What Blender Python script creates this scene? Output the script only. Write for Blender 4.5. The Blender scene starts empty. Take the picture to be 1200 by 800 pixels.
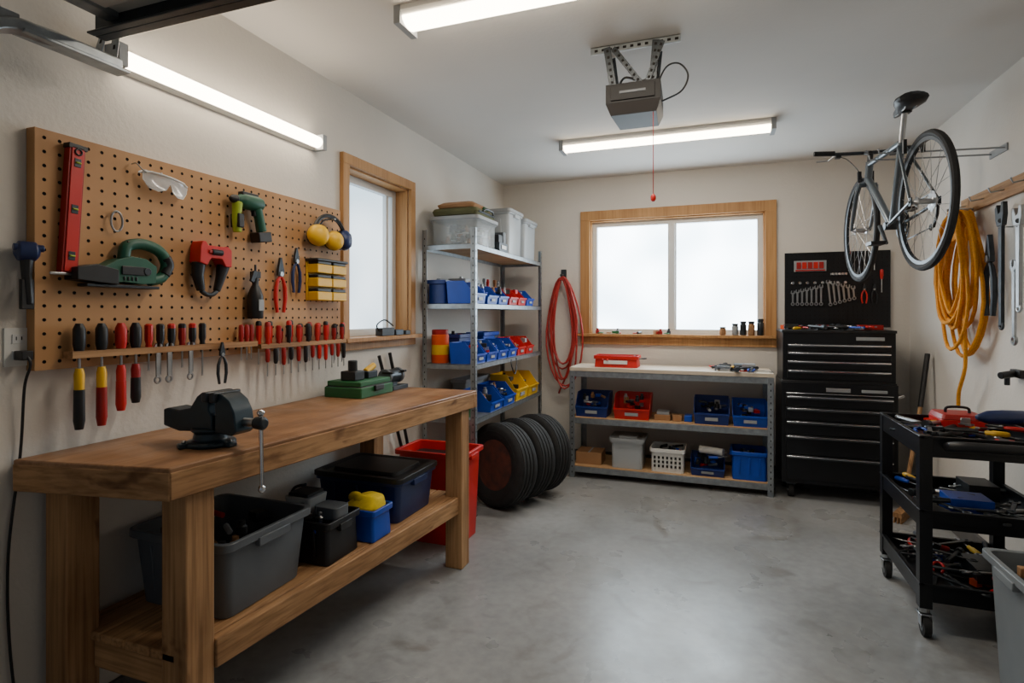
import bpy, bmesh, math, random
from mathutils import Matrix, Vector
R = random.Random(7)
pi = math.pi
def T(x,y,z): return Matrix.Translation((x,y,z))
def RZ(a): return Matrix.Rotation(a,4,'Z')
def RX(a): return Matrix.Rotation(a,4,'X')
def RY(a): return Matrix.Rotation(a,4,'Y')
def S(s): return Matrix.Scale(s,4)
def frame(o,U,V,N):
    m=Matrix.Identity(4)
    for i in range(3):
        m[i][0]=U[i]; m[i][1]=V[i]; m[i][2]=N[i]; m[i][3]=o[i]
    return m
XL,XR,YB,ZC=-2.0,1.45,5.25,2.69
def FL(y,z,off=0.0): return frame((-1.958+off,y,z),(0,1,0),(0,0,1),(1,0,0))
def FB(x,z,off=0.0): return frame((x,YB-off,z),(1,0,0),(0,0,1),(0,-1,0))
def FR(y,z,off=0.0): return frame((XR-off,y,z),(0,-1,0),(0,0,1),(-1,0,0))

# ---------------- materials
def lin(c):
    out=[]
    for v in c[:3]:
        v=v/255.0
        out.append(v/12.92 if v<=0.04045 else ((v+0.055)/1.055)**2.4)
    return tuple(out)+(1.0,)
def mat(name,col,rough=.5,metal=0,noise=0,nscale=8,bump=0,bscale=None,stretch=(1,1,1),alpha=1,spec=.5,emit=0,c2=None,detail=4):
    m=bpy.data.materials.new(name); m.use_nodes=True
    nt=m.node_tree; p=nt.nodes['Principled BSDF']
    c=lin(col)
    p.inputs['Base Color'].default_value=c
    p.inputs['Roughness'].default_value=rough
    p.inputs['Metallic'].default_value=metal
    p.inputs['Specular IOR Level'].default_value=spec
    p.inputs['Alpha'].default_value=alpha
    if emit:
        p.inputs['Emission Color'].default_value=c
        p.inputs['Emission Strength'].default_value=emit
    if noise or bump or c2:
        tc=nt.nodes.new('ShaderNodeTexCoord'); mp=nt.nodes.new('ShaderNodeMapping')
        mp.inputs['Scale'].default_value=stretch
        nt.links.new(tc.outputs['Object'],mp.inputs['Vector'])
        n=nt.nodes.new('ShaderNodeTexNoise'); n.inputs['Scale'].default_value=nscale; n.inputs['Detail'].default_value=detail
        nt.links.new(mp.outputs['Vector'],n.inputs['Vector'])
        if noise or c2:
            r=nt.nodes.new('ShaderNodeValToRGB')
            r.color_ramp.elements[0].position=.3; r.color_ramp.elements[1].position=.7
            if c2: a=lin(c2); b=c
            else:
                a=tuple(v*(1-noise) for v in c[:3])+(1,); b=tuple(min(1,v*(1+noise)) for v in c[:3])+(1,)
            r.color_ramp.elements[0].color=a; r.color_ramp.elements[1].color=b
            nt.links.new(n.outputs['Fac'],r.inputs['Fac']); nt.links.new(r.outputs['Color'],p.inputs['Base Color'])
        if bump:
            n2=nt.nodes.new('ShaderNodeTexNoise'); n2.inputs['Scale'].default_value=bscale or nscale*3; n2.inputs['Detail'].default_value=6
            nt.links.new(mp.outputs['Vector'],n2.inputs['Vector'])
            bp=nt.nodes.new('ShaderNodeBump'); bp.inputs['Strength'].default_value=bump; bp.inputs['Distance'].default_value=.01
            nt.links.new(n2.outputs['Fac'],bp.inputs['Height']); nt.links.new(bp.outputs['Normal'],p.inputs['Normal'])
    return m
def wood(name,axis,light,darkc,rough=.62,grain=1.0,knots=True,broad=2.0,worn=False):
    m=bpy.data.materials.new(name); m.use_nodes=True
    nt=m.node_tree; L=nt.links; p=nt.nodes['Principled BSDF']; p.inputs['Roughness'].default_value=rough
    p.inputs['Specular IOR Level'].default_value=.3
    tc=nt.nodes.new('ShaderNodeTexCoord')
    def nz(across,along,sc,det,dist=0):
        mp=nt.nodes.new('ShaderNodeMapping'); s=[across]*3; s[axis]=along; mp.inputs['Scale'].default_value=s
        L.new(tc.outputs['Object'],mp.inputs['Vector'])
        n=nt.nodes.new('ShaderNodeTexNoise'); n.inputs['Scale'].default_value=sc; n.inputs['Detail'].default_value=det; n.inputs['Distortion'].default_value=dist
        L.new(mp.outputs['Vector'],n.inputs['Vector']); return n.outputs['Fac']
    def rp(src,p0,c0,p1,c1):
        r=nt.nodes.new('ShaderNodeValToRGB'); e=r.color_ramp.elements; e[0].position=p0; e[0].color=c0; e[1].position=p1; e[1].color=c1
        L.new(src,r.inputs['Fac']); return r.outputs['Color']
    def mul(x,y):
        mx=nt.nodes.new('ShaderNodeMix'); mx.data_type='RGBA'; mx.blend_type='MULTIPLY'; mx.inputs[0].default_value=1
        L.new(x,mx.inputs[6]); L.new(y,mx.inputs[7]); return mx.outputs[2]
    base=rp(nz(5,.5,broad,5,.6),.3,lin(darkc),.7,lin(light))
    g=1-.36*grain
    fine=rp(nz(26,.9,3,6,.3),.34,(g,g*.96,g*.9,1),.58,(1,1,1,1))
    col=mul(base,fine)
    if knots:
        col=mul(col,rp(nz(2.6,1.3,3.2,3,.5),.27,(.3,.22,.16,1),.35,(1,1,1,1)))
        col=mul(col,rp(nz(1,1,5,6,.2),.3,(.8,.77,.73,1),.55,(1,1,1,1)))
    if worn:
        col=mul(col,rp(nz(1,1,4,8,.6),.34,(.64,.6,.57,1),.52,(1,1,1,1)))
        rr_=rp(nz(1,1,6,6,.2),.3,(.3,.3,.3,1),.7,(.6,.6,.6,1)); L.new(rr_,p.inputs['Roughness'])
    L.new(col,p.inputs['Base Color'])
    bp=nt.nodes.new('ShaderNodeBump'); bp.inputs['Strength'].default_value=.25; bp.inputs['Distance'].default_value=.004
    L.new(nz(26,.9,3,6,.3),bp.inputs['Height']); L.new(bp.outputs['Normal'],p.inputs['Normal'])
    return m
wallm=mat('wall_paint',(214,208,199),.85,noise=.05,nscale=1.5,bump=.15,bscale=60)
ceilm=mat('ceiling_paint',(214,211,206),.9,noise=.05,nscale=1.2,bump=.1,bscale=50)
PL,PD=(192,150,106),(154,112,74)
woodY=wood('pine_along_y',1,PL,PD); woodX=wood('pine_along_x',0,PL,PD); woodZ=wood('pine_along_z',2,PL,PD)
benchm=wood('bench_plywood',1,(172,130,94),(134,96,66),rough=.42,grain=.6,knots=False,broad=1.3,worn=True)
trimm=wood('window_timber',2,(192,146,94),(168,122,76),rough=.5,grain=.5,knots=False)
plankm=wood('shelf_board',0,(198,162,120),(170,132,94),grain=.5,knots=False)
worktop=mat('bench_laminate',(204,190,170),.5,noise=.08,nscale=5)
pegm=mat('pegboard_hardboard',(188,142,94),.6,c2=(168,122,76),nscale=3)
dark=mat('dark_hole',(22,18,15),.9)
black=mat('black_plastic',(22,22,24),.45,noise=.15,nscale=20)
blackp=mat('black_powdercoat',(20,21,24),.35,metal=.3,noise=.1)
rubber=mat('rubber',(30,30,31),.8,noise=.25,nscale=20,bump=.2)
steel=mat('steel',(178,180,182),.3,metal=1,noise=.1,nscale=30)
galv=mat('galvanised_steel',(150,156,160),.42,metal=.75,noise=.18,nscale=25)
chrome=mat('chrome',(215,216,218),.15,metal=1)
dsteel=mat('dark_steel',(66,70,74),.4,metal=.8,noise=.2,nscale=20)
red=mat('red_plastic',(196,26,22),.42,noise=.08)
dred=mat('red_paint',(155,22,20),.4,noise=.15,nscale=15)
orange=mat('orange_plastic',(225,80,20),.45)
yellow=mat('yellow_plastic',(228,178,20),.45,noise=.08)
blue=mat('blue_plastic',(16,66,172),.4,noise=.1)
dblue=mat('dark_blue_plastic',(20,46,116),.4,noise=.1)
navy=mat('navy_plastic',(24,42,88),.4,noise=.1)
green=mat('green_plastic',(22,82,62),.45,noise=.12)
teal=mat('vise_enamel',(28,46,56),.35,noise=.2,nscale=25,metal=.2)
dgreen=mat('case_green',(26,92,48),.5)
lime=mat('lime_plastic',(150,170,36),.45)
grey=mat('grey_plastic',(88,93,98),.5,noise=.08)
lgrey=mat('light_grey_plastic',(148,152,155),.5,noise=.06)
binm=mat('waste_bin_plastic',(112,118,122),.5,noise=.06)
white=mat('white_plastic',(222,222,218),.45)
vinyl=mat('white_vinyl',(215,217,217),.4)
clear=mat('clear_plastic',(210,218,222),.2,alpha=.26)
clear2=mat('cloudy_plastic',(200,206,210),.3,alpha=.55)
lens=mat('lens_plastic',(225,232,236),.06,alpha=.42)
rust=mat('rusty_metal',(112,62,50),.7,metal=.3,c2=(66,50,48),nscale=14,bump=.2)
card=mat('cardboard',(155,115,78),.8,noise=.08)
olive=mat('olive_canvas',(88,88,56),.85,noise=.2)
concrete_curb=mat('curb_concrete',(96,94,92),.85,noise=.15,nscale=6)
ropem=mat('yellow_rope',(222,146,16),.7,noise=.15,nscale=90,bump=.4,bscale=150)
hosem=mat('red_hose',(170,44,40),.45)
doorm=mat('garage_door_panel',(205,202,194),.6,noise=.08,nscale=4)
openerm=mat('opener_housing',(20,18,18),.5,spec=.25)
openerb=mat('opener_lens',(52,49,48),.55,spec=.25)
frosty=mat('bike_frame_silver',(98,106,112),.3,metal=.5)
cloth=mat('yellow_cloth',(232,200,40),.9,noise=.15,nscale=30)
ledm=mat('lamp_diffuser',(255,238,212),.5,emit=18)

def floor_mat():
    m=bpy.data.materials.new('concrete_floor'); m.use_nodes=True
    nt=m.node_tree; p=nt.nodes['Principled BSDF']; L=nt.links
    tc=nt.nodes.new('ShaderNodeTexCoord')
    def noise(sc,det=6,dist=0):
        n=nt.nodes.new('ShaderNodeTexNoise'); n.inputs['Scale'].default_value=sc; n.inputs['Detail'].default_value=det
        n.inputs['Distortion'].default_value=dist
        L.new(tc.outputs['Object'],n.inputs['Vector']); return n
    def ramp(src,p0,c0,p1,c1):
        r=nt.nodes.new('ShaderNodeValToRGB'); e=r.color_ramp.elements
        e[0].position=p0; e[0].color=c0; e[1].position=p1; e[1].color=c1
        L.new(src,r.inputs['Fac']); return r
    a=ramp(noise(1.1,8,.4).outputs['Fac'],.3,lin((132,134,135)),.7,lin((166,168,169)))
    b=ramp(noise(22,8).outputs['Fac'],.3,(.82,.82,.82,1),.7,(1,1,1,1))
    c=ramp(noise(2.4,6,1.0).outputs['Fac'],.28,(.64,.59,.54,1),.39,(1,1,1,1))
    d=ramp(noise(7,8,.5).outputs['Fac'],.3,(.82,.81,.79,1),.48,(1,1,1,1))
    def mul(x,y):
        mx=nt.nodes.new('ShaderNodeMix'); mx.data_type='RGBA'; mx.blend_type='MULTIPLY'; mx.inputs[0].default_value=1
        L.new(x,mx.inputs[6]); L.new(y,mx.inputs[7]); return mx.outputs[2]
    L.new(mul(mul(mul(a.outputs['Color'],b.outputs['Color']),c.outputs['Color']),d.outputs['Color']),p.inputs['Base Color'])
    rr_=ramp(noise(3,6).outputs['Fac'],.3,(.24,.24,.24,1),.7,(.36,.36,.36,1))
    L.new(rr_.outputs['Color'],p.inputs['Roughness'])
    p.inputs['Specular IOR Level'].default_value=.6
    bp=nt.nodes.new('ShaderNodeBump'); bp.inputs['Strength'].default_value=.1; bp.inputs['Distance'].default_value=.01
    L.new(noise(14,8).outputs['Fac'],bp.inputs['Height']); L.new(bp.outputs['Normal'],p.inputs['Normal'])
    return m
def glow_mat(name,st,scale):
    m=bpy.data.materials.new(name); m.use_nodes=True
    nt=m.node_tree; nt.nodes.clear(); L=nt.links
    o=nt.nodes.new('ShaderNodeOutputMaterial'); e=nt.nodes.new('ShaderNodeEmission'); e.inputs['Strength'].default_value=st
    tc=nt.nodes.new('ShaderNodeTexCoord'); n=nt.nodes.new('ShaderNodeTexNoise'); n.inputs['Scale'].default_value=scale; n.inputs['Detail'].default_value=1
    r=nt.nodes.new('ShaderNodeValToRGB'); r.color_ramp.elements[0].position=.3; r.color_ramp.elements[1].position=.65
    r.color_ramp.elements[0].color=(.42,.54,.62,1); r.color_ramp.elements[1].color=(.84,.94,1,1)
    L.new(tc.outputs['Object'],n.inputs['Vector']); L.new(n.outputs['Fac'],r.inputs['Fac']); L.new(r.outputs['Color'],e.inputs['Color']); L.new(e.outputs[0],o.inputs[0])
    return m

# ---------------- builder
class B:
    def __init__(s,name): s.bm=bmesh.new(); s.name=name; s.mats=[]; s.M=Matrix.Identity(4)
    def mi(s,m):
        if m not in s.mats: s.mats.append(m)
        return s.mats.index(m)
    def add(s,verts,faces,m):
        vs=[s.bm.verts.new(s.M@Vector(v)) for v in verts]; k=s.mi(m)
        for f in faces:
            try:
                fc=s.bm.faces.new([vs[i] for i in f]); fc.material_index=k; fc.smooth=True
            except ValueError: pass
    def box(s,x0,x1,y0,y1,z0,z1,m):
        v=[(x,y,z) for z in (z0,z1) for y in (y0,y1) for x in (x0,x1)]
        s.add(v,[(0,1,3,2),(4,5,7,6),(0,1,5,4),(2,3,7,6),(0,2,6,4),(1,3,7,5)],m)
    def bx(s,c,d,m,rot=None):
        old=s.M; s.M=old@T(*c)@(rot or Matrix.Identity(4))
        s.box(-d[0]/2,d[0]/2,-d[1]/2,d[1]/2,-d[2]/2,d[2]/2,m); s.M=old
    def loft(s,rings,m,c0=True,c1=True,loop=False):
        n=len(rings[0]); v=[p for r in rings for p in r]; f=[]
        K=len(rings); rng=K if loop else K-1
        for k in range(rng):
            a=k*n; b=((k+1)%K)*n
            for i in range(n):
                j=(i+1)%n; f.append((a+i,a+j,b+j,b+i))
        if not loop:
            if c0: f.append(tuple(range(n)))
            if c1: f.append(tuple(range((K-1)*n,K*n)))
        s.add(v,f,m)
    def tube(s,pts,r,m,closed=False,seg=8):
        P=[Vector(p) for p in pts]; n=len(P)
        rs=r if isinstance(r,(list,tuple)) else [r]*n
        rings=[]; up=None
        for i in range(n):
            if closed: t=(P[(i+1)%n]-P[i-1])
            else: t=P[min(i+1,n-1)]-P[max(i-1,0)]
            if t.length<1e-9: t=Vector((0,0,1))
            t.normalize()
            if up is None:
                up=Vector((0,0,1)) if abs(t.z)<.9 else Vector((1,0,0))
            up=up-t*up.dot(t)
            if up.length<1e-6: up=t.orthogonal()
            up.normalize(); w=t.cross(up)
            rings.append([P[i]+(up*math.cos(2*pi*k/seg)+w*math.sin(2*pi*k/seg))*rs[i] for k in range(seg)])
        s.loft(rings,m,loop=closed)
    def curve(s,pts,r,m,seg=8,n=8):
        P=[Vector(p) for p in pts]; P=[P[0]*2-P[1]]+P+[P[-1]*2-P[-2]]; out=[]
        for i in range(1,len(P)-2):
            for k in range(n):
                t=k/n; a,b_,c,d=P[i-1],P[i],P[i+1],P[i+2]
                out.append(.5*((2*b_)+(c-a)*t+(2*a-5*b_+4*c-d)*t*t+(3*b_-a-3*c+d)*t**3))
        out.append(P[-2]); s.tube(out,r,m,seg=seg)
    def cyl(s,p0,p1,r,m,r1=None,seg=14):
        p0=Vector(p0);p1=Vector(p1)
        s.tube([p0,p1],[r,r if r1 is None else r1],m,seg=seg)
    def rev(s,c,ax,prof,m,seg=16,closed=False):
        c=Vector(c); ax=Vector(ax).normalized(); u=ax.orthogonal().normalized(); w=ax.cross(u)
        rings=[[c+ax*a+(u*math.cos(2*pi*k/seg)+w*math.sin(2*pi*k/seg))*max(r,1e-4) for k in range(seg)] for a,r in prof]
        s.loft(rings,m,loop=closed)
    def torus(s,c,ax,Rr,r,m,seg=28,rs=8):
        s.rev(c,ax,[(r*math.sin(2*pi*k/rs),Rr+r*math.cos(2*pi*k/rs)) for k in range(rs)],m,seg=seg,closed=True)
    def ell(s,c,rad,m,seg=14,n=8):
        rings=[]
        for i in range(n+1):
            a=-pi/2+pi*i/n; q=max(math.cos(a),1e-3)
            rings.append([(c[0]+rad[0]*q*math.cos(2*pi*k/seg),c[1]+rad[1]*q*math.sin(2*pi*k/seg),c[2]+rad[2]*math.sin(a)) for k in range(seg)])
        s.loft(rings,m)
    def prism(s,poly,z0,z1,m):
        n=len(poly); v=[(x,y,z0) for x,y in poly]+[(x,y,z1) for x,y in poly]
        s.add(v,[tuple(range(n)),tuple(range(n,2*n))]+[(i,(i+1)%n,n+(i+1)%n,n+i) for i in range(n)],m)
    def done(s,bevel=0,seg=2):
        bmesh.ops.recalc_face_normals(s.bm,faces=s.bm.faces)
        co=[v.co for v in s.bm.verts]
        lo=Vector([min(c[i] for c in co) for i in range(3)]); hi=Vector([max(c[i] for c in co) for i in range(3)])
        ce=(lo+hi)/2; ce.z=lo.z
        for v in s.bm.verts: v.co-=ce
        me=bpy.data.meshes.new(s.name); s.bm.to_mesh(me); s.bm.free()
        for m in s.mats: me.materials.append(m)
        me.set_sharp_from_angle(angle=math.radians(38))
        ob=bpy.data.objects.new(s.name,me); ob.location=ce
        bpy.context.scene.collection.objects.link(ob)
        if bevel:
            md=ob.modifiers.new('bevel','BEVEL'); md.width=bevel; md.segments=seg; md.limit_method='ANGLE'; md.angle_limit=math.radians(40)
            md.harden_normals=False
        return ob
def rr(w,d,r,z,cx=0,cy=0,n=3,zf=None):
    pts=[]
    for sx,sy,a0 in ((1,1,0),(-1,1,pi/2),(-1,-1,pi),(1,-1,1.5*pi)):
        for k in range(n+1):
            a=a0+k*pi/2/n
            x=sx*(w/2-r)+r*math.cos(a); y=sy*(d/2-r)+r*math.sin(a)
            pts.append((cx+x,cy+y,z))
    return pts

# ---------------- generic things
def tote_into(b,w,d,h,m,taper=.88,rim=.012,lid=None,handles=True):
    r=min(w,d)*.08
    b.loft([rr(w*taper,d*taper,r,0),rr(w-2*rim,d-2*rim,r,h-.03),rr(w,d,r,h-.028),rr(w,d,r,h),
            rr(w-2*rim,d-2*rim,r,h),rr(w*taper-.008,d*taper-.008,r,.006)],m)
    if handles:
        for sx in (-1,1):
            b.bx((sx*(w/2-.004),0,h-.035),(.022,d*.35,.03),m)
        for k in (-1,0,1):
            for sy in (-1,1):
                b.bx((k*w*.27,sy*(d/2*(taper+.06)-.002),h*.5),(.01,.008,h*.6),m,RX(sy*-.09))
    if lid:
        b.loft([rr(w+.012,d+.012,r,h-.012),rr(w+.012,d+.012,r,h+.012),rr(w-.03,d-.03,r,h+.014),rr(w-.06,d-.06,r,h+.004)],lid)
        b.loft([rr(w-.12,d-.12,r,h),rr(w-.13,d-.13,r,h+.02)],lid)
def tote(name,cx,cy,z,w,d,h,m,ang=0,stuff=None,**k):
    b=B(name); b.M=T(cx,cy,z)@RZ(ang); tote_into(b,w,d,h,m,**k)
    if stuff: clutter_into(b,-w*.36,w*.36,-d*.36,d*.36,h*.55,stuff,h*.35)
    return b.done(.002,1)
def hopper_into(b,w,d,h,m,label=True):
    ys=[-.5,-.42,-.12,.5]; zt=[.45,.5,1,1]
    def ring(ins,top,base=0,tap=1):
        pts=[]
        W=w/2*tap-ins; D=d*tap
        for y,zz in zip(ys,zt): pts.append((W,max(min(y*D,D/2-ins),-D/2+ins),(zz*h if top else base)))
        for y,zz in reversed(list(zip(ys,zt))): pts.append((-W,max(min(y*D,D/2-ins),-D/2+ins),(zz*h if top else base)))
        return pts
    b.loft([ring(0,False,0,.92),ring(0,True),ring(.004,True),ring(.004,False,.005,.92)],m)
    b.bx((0,-d/2-.003,h*.42),(w*.98,.012,.012),m)
    if label: b.bx((0,-d/2*.96-.006,h*.22),(w*.36,.004,h*.13),lgrey)
def small_stuff(b,x,y,z,k,ms):
    m=R.choice(ms); a=R.uniform(0,pi)
    old=b.M; b.M=old@T(x,y,z)@RZ(a)
    if k==0: b.bx((0,0,.015),(R.uniform(.03,.07),R.uniform(.02,.05),R.uniform(.02,.04)),m)
    elif k==1: b.cyl((-.03,0,.012),(.04,0,.014),.011,m,seg=8)
    elif k==2: b.rev((0,0,0),(0,0,1),[(0,.018),(.03,.018),(.032,.012),(.05,.012)],m,seg=10)
    else: b.torus((0,0,.008),(0,0,1),.02,.006,m,seg=12,rs=5)
    b.M=old
def clutter_into(b,x0,x1,y0,y1,z,n,dz=.03,ms=None):
    ms=ms or [steel,dsteel,black,lgrey,red,blue,card,dsteel,black]
    for i in range(n):
        small_stuff(b,R.uniform(x0,x1),R.uniform(y0,y1),z+R.uniform(0,dz),R.randrange(4),ms)
def hopper(name,cx,cy,z,w,d,h,m,ang=0,fill=8):
    b=B(name); b.M=T(cx,cy,z)@RZ(ang); hopper_into(b,w,d,h,m)
    clutter_into(b,-w*.3,w*.3,-d*.25,d*.35,h*.35,fill,h*.4)
    return b.done()
def screwdriver(b,M,hl,sl,hm,r=.013,tipm=None):
    old=b.M; b.M=old@M
    b.rev((0,0,0),(0,1,0),[(0,r*.55),(hl*.08,r*.8),(hl*.2,r*.7),(hl*.35,r),(hl*.85,r*.95),(hl*.97,r*.7),(hl,r*.3)],hm,seg=8)
    if tipm: b.rev((0,hl*.8,0),(0,1,0),[(0,r*1.04),(hl*.14,r*1.0),(hl*.2,r*.6)],tipm,seg=8)
    b.cyl((0,0,0),(0,-sl,0),r*.25,steel,seg=6)
    b.bx((0,-sl,0),(r*.6,.01,.002),steel)
    b.M=old
def wrench(b,M,L,m=None,s=1.0):
    m=m or steel; old=b.M; b.M=old@M
    h=L/2; w=.006*s
    b.prism([(-w,-h+.02*s),(w,-h+.02*s),(w*1.2,h-.02*s),(-w*1.2,h-.02*s)],-.003*s,.003*s,m)
    b.torus((0,-h+.01*s,0),(0,0,1),.011*s,.0045*s,m,seg=12,rs=6)
    q=.016*s; y=h-.02*s
    b.prism([(-w,y),(w,y),(q,y+q*.5),(q,y+q*1.7),(q*.55,y+q*2),(q*.45,y+q),(0,y+q*.7),(-q*.45,y+q),(-q*.3,y+q*2.1),(-q*.8,y+q*1.8),(-q,y+q*.6)],-.004*s,.004*s,m)
    b.M=old
def pliers(b,M,L,hm,s=1.0):
    old=b.M; b.M=old@M@S(L/.2)
    for sx in (-1,1):
        b.prism([(0,-.01),(sx*.014,-.006),(sx*.014,.012),(sx*.009,.035),(sx*.003,.06),(sx*.0006,.06),(sx*.0006,.01)],-.005,.005,dsteel)
        pts=[(-sx*.004,-.004,0),(-sx*.012+sx*.024,-.02,0),(sx*.022,-.05,0),(sx*.024,-.09,0),(sx*.016,-.14,0)]
        b.tube(pts,[.004,.006,.0075,.0075,.006],hm,seg=8)
    b.cyl((0,0,-.008),(0,0,.008),.009,steel,seg=10)
    b.M=old
def tool_pile(b,x0,x1,y0,y1,z,n,lay=.02):
    for i in range(n):
        k=R.randrange(6); L=R.uniform(.12,.22)
        M=T(R.uniform(x0,x1),R.uniform(y0,y1),z+.01+R.uniform(0,lay))@RZ(R.uniform(0,2*pi))@RX(R.uniform(-.06,.06))
        if k==0: screwdriver(b,M,.09,.1,R.choice([red,black,yellow,blue]),.013)
        elif k==1: wrench(b,M,L)
        elif k==2: pliers(b,M,.19,R.choice([red,black,blue]))
        elif k==3: wrench(b,M,L*1.2,dsteel,1.3)
        elif k==4: small_stuff(b,R.uniform(x0,x1),R.uniform(y0,y1),z,0,[red,black,dsteel,orange,grey])
        else:
            old=b.M; b.M=old@M
            b.cyl((0,-L/2,0),(0,L/2,0),.012,R.choice([dsteel,black,steel]),seg=8); b.cyl((0,L/2,0),(0,L/2+.03,0),.019,dsteel,seg=10); b.M=old

# ================= ROOM
Y0=-1.0
b=B('floor'); b.box(XL-.2,XR+.2,Y0-1.5,YB+.2,-.1,0,floor_mat()); b.done()
b=B('ceiling'); b.box(XL-.2,XR+.2,Y0,YB+.2,ZC,ZC+.1,ceilm); b.done()
WB=(-1.12,.40,1.205,2.285)
WL=(2.70,3.39,1.25,2.26)
b=B('wall_back')
b.box(XL-.2,WB[0],YB,YB+.18,0,ZC,wallm); b.box(WB[1],XR+.2,YB,YB+.18,0,ZC,wallm)
b.box(WB[0],WB[1],YB,YB+.18,0,WB[2],wallm); b.box(WB[0],WB[1],YB,YB+.18,WB[3],ZC,wallm); b.done()
b=B('wall_left')
b.box(XL-.18,XL,Y0,WL[0],0,ZC,wallm); b.box(XL-.18,XL,WL[1],YB,0,ZC,wallm)
b.box(XL-.18,XL,WL[0],WL[1],0,WL[2],wallm); b.box(XL-.18,XL,WL[0],WL[1],WL[3],ZC,wallm); b.done()
b=B('wall_right'); b.box(XR,XR+.18,Y0,YB,0,ZC,wallm); b.done()
b=B('wall_front'); b.box(XL-.18,-1.72,Y0-.15,Y0,0,ZC,wallm); b.box(1.2,XR+.18,Y0-.15,Y0,0,ZC,wallm); b.box(-1.72,1.2,Y0-.15,Y0,2.25,ZC,wallm); b.done()
b=B('baseboard_left'); b.box(XL,XL+.02,Y0,YB,0,.11,concrete_curb); b.done(.004)
b=B('baseboard_back'); b.box(XL+.02,XR-.02,YB-.02,YB,0,.11,concrete_curb); b.done(.004)
b=B('baseboard_right'); b.box(XR-.02,XR,Y0,YB,0,.11,concrete_curb); b.done(.004)
# window back
b=B('window_1'); b.M=FB(0,0)
x0,x1,z0,z1=WB; c=.088
b.box(x0-c,x1+c,z1,z1+c,.0,.028,trimm); b.box(x0-c,x1+c,z0-c,z0,.0,.028,trimm)
b.box(x0-c,x0,z0,z1,0,.028,trimm); b.box(x1,x1+c,z0,z1,0,.028,trimm)
b.box(x0-c-.02,x1+c-.01,z0-.012,z0+.0125,0.001,.075,trimm)
t=.012
b.box(x0,x0+t,z0+t,z1-t,-.12,0,trimm); b.box(x1-t,x1,z0+t,z1-t,-.12,0,trimm); b.box(x0,x1,z1-t,z1,-.12,0,trimm); b.box(x0,x1,z0,z0+t,-.12,0,trimm)
v=.045; mx=(x0+x1)/2-.02
a0,a1=x0+t,x1-t
b.box(a0,a0+v,z0+t,z1-t,-.1,-.055,vinyl); b.box(a1-v,a1,z0+t,z1-t,-.1,-.055,vinyl)
b.box(a0+v,a1-v,z0+t,z0+t+v,-.1,-.057,vinyl); b.box(a0+v,a1-v,z1-t-v,z1-t,-.1,-.057,vinyl)
b.box(mx-.03,mx+.03,z0+t+v,z1-t-v,-.0998,-.052,vinyl); b.box(mx+.03,mx+.045,z0+t+v,z1-t-v,-.0996,-.07,vinyl)
b.box(a0+v,a1-v,z0+t+v,z1-t-v,-.108,-.1,glow_mat('frosted_daylight_glass',13.5,1.6))
b.done(.002,1)
b=B('window_2'); b.M=frame((XL,0,0),(0,1,0),(0,0,1),(1,0,0))
x0,x1,z0,z1=WL; c=.06
b.box(x0-c,x1+c,z1,z1+c,.0,.026,trimm); b.box(x0-c,x1+c,z0-c,z0,.0,.026,trimm)
b.box(x0-c,x0,z0,z1,0,.026,trimm); b.box(x1,x1+c,z0,z1,0,.026,trimm)
b.box(x0-c-.02,x1+c+.02,z0-.012,z0+.0125,0.001,.07,trimm)
b.box(x0,x0+t,z0+t,z1-t,-.15,0,trimm); b.box(x1-t,x1,z0+t,z1-t,-.15,0,trimm); b.box(x0,x1,z1-t,z1,-.15,0,trimm); b.box(x0,x1,z0,z0+t,-.15,0,trimm)
v=.045; a0,a1=x0+t,x1-t
b.box(a0,a0+v,z0+t,z1-t,-.13,-.09,vinyl); b.box(a1-v,a1,z0+t,z1-t,-.13,-.09,vinyl); b.box(a0+v,a1-v,z0+t,z0+t+v,-.13,-.092,vinyl); b.box(a0+v,a1-v,z1-t-v,z1-t,-.13,-.092,vinyl)
b.box(a1-v-.06,a1-v-.03,z0+t+v,z1-t-v,-.13,-.1,vinyl)
b.box(a0+v,a1-v,z0+t+v,z1-t-v,-.138,-.13,glow_mat('frosted_side_glass',3.4,1.4))
b.done(.002,1)

# ================= LIGHT FIXTURES
def batten(name,M,L,w=.11):
    b=B(name); b.M=M
    b.loft([[(-L/2,-w*.5,0),(L/2,-w*.5,0),(L/2,w*.5,0),(-L/2,w*.5,0)],[(-L/2,-w*.5,.02),(L/2,-w*.5,.02),(L/2,w*.5,.02),(-L/2,w*.5,.02)],
            [(-L/2,-w*.3,.045),(L/2,-w*.3,.045),(L/2,w*.3,.045),(-L/2,w*.3,.045)]],white)
    for sx in (-1,1): b.box(sx*L/2-.015,sx*L/2+.015,-w*.52,w*.52,0,.075,lgrey)
    prof=[(w*.4*math.cos(a),.038+.034*math.sin(a)) for a in [i*pi/8 for i in range(9)]]
    b.loft([[(-L/2+.015,y,z) for y,z in prof],[(L/2-.015,y,z) for y,z in prof]],ledm)
    b.done()
batten('fluorescent_light',frame((-.36,4.1,ZC),(1,0,0),(0,-1,0),(0,0,-1)),1.44,.14)
batten('fluorescent_light',frame((-.53,2.1,ZC),(1,0,0),(0,-1,0),(0,0,-1)),1.44,.14)
batten('fluorescent_light',frame((XL,1.89,2.30),(0,1,0),(0,0,1),(1,0,0)),1.06,.075)

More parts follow.
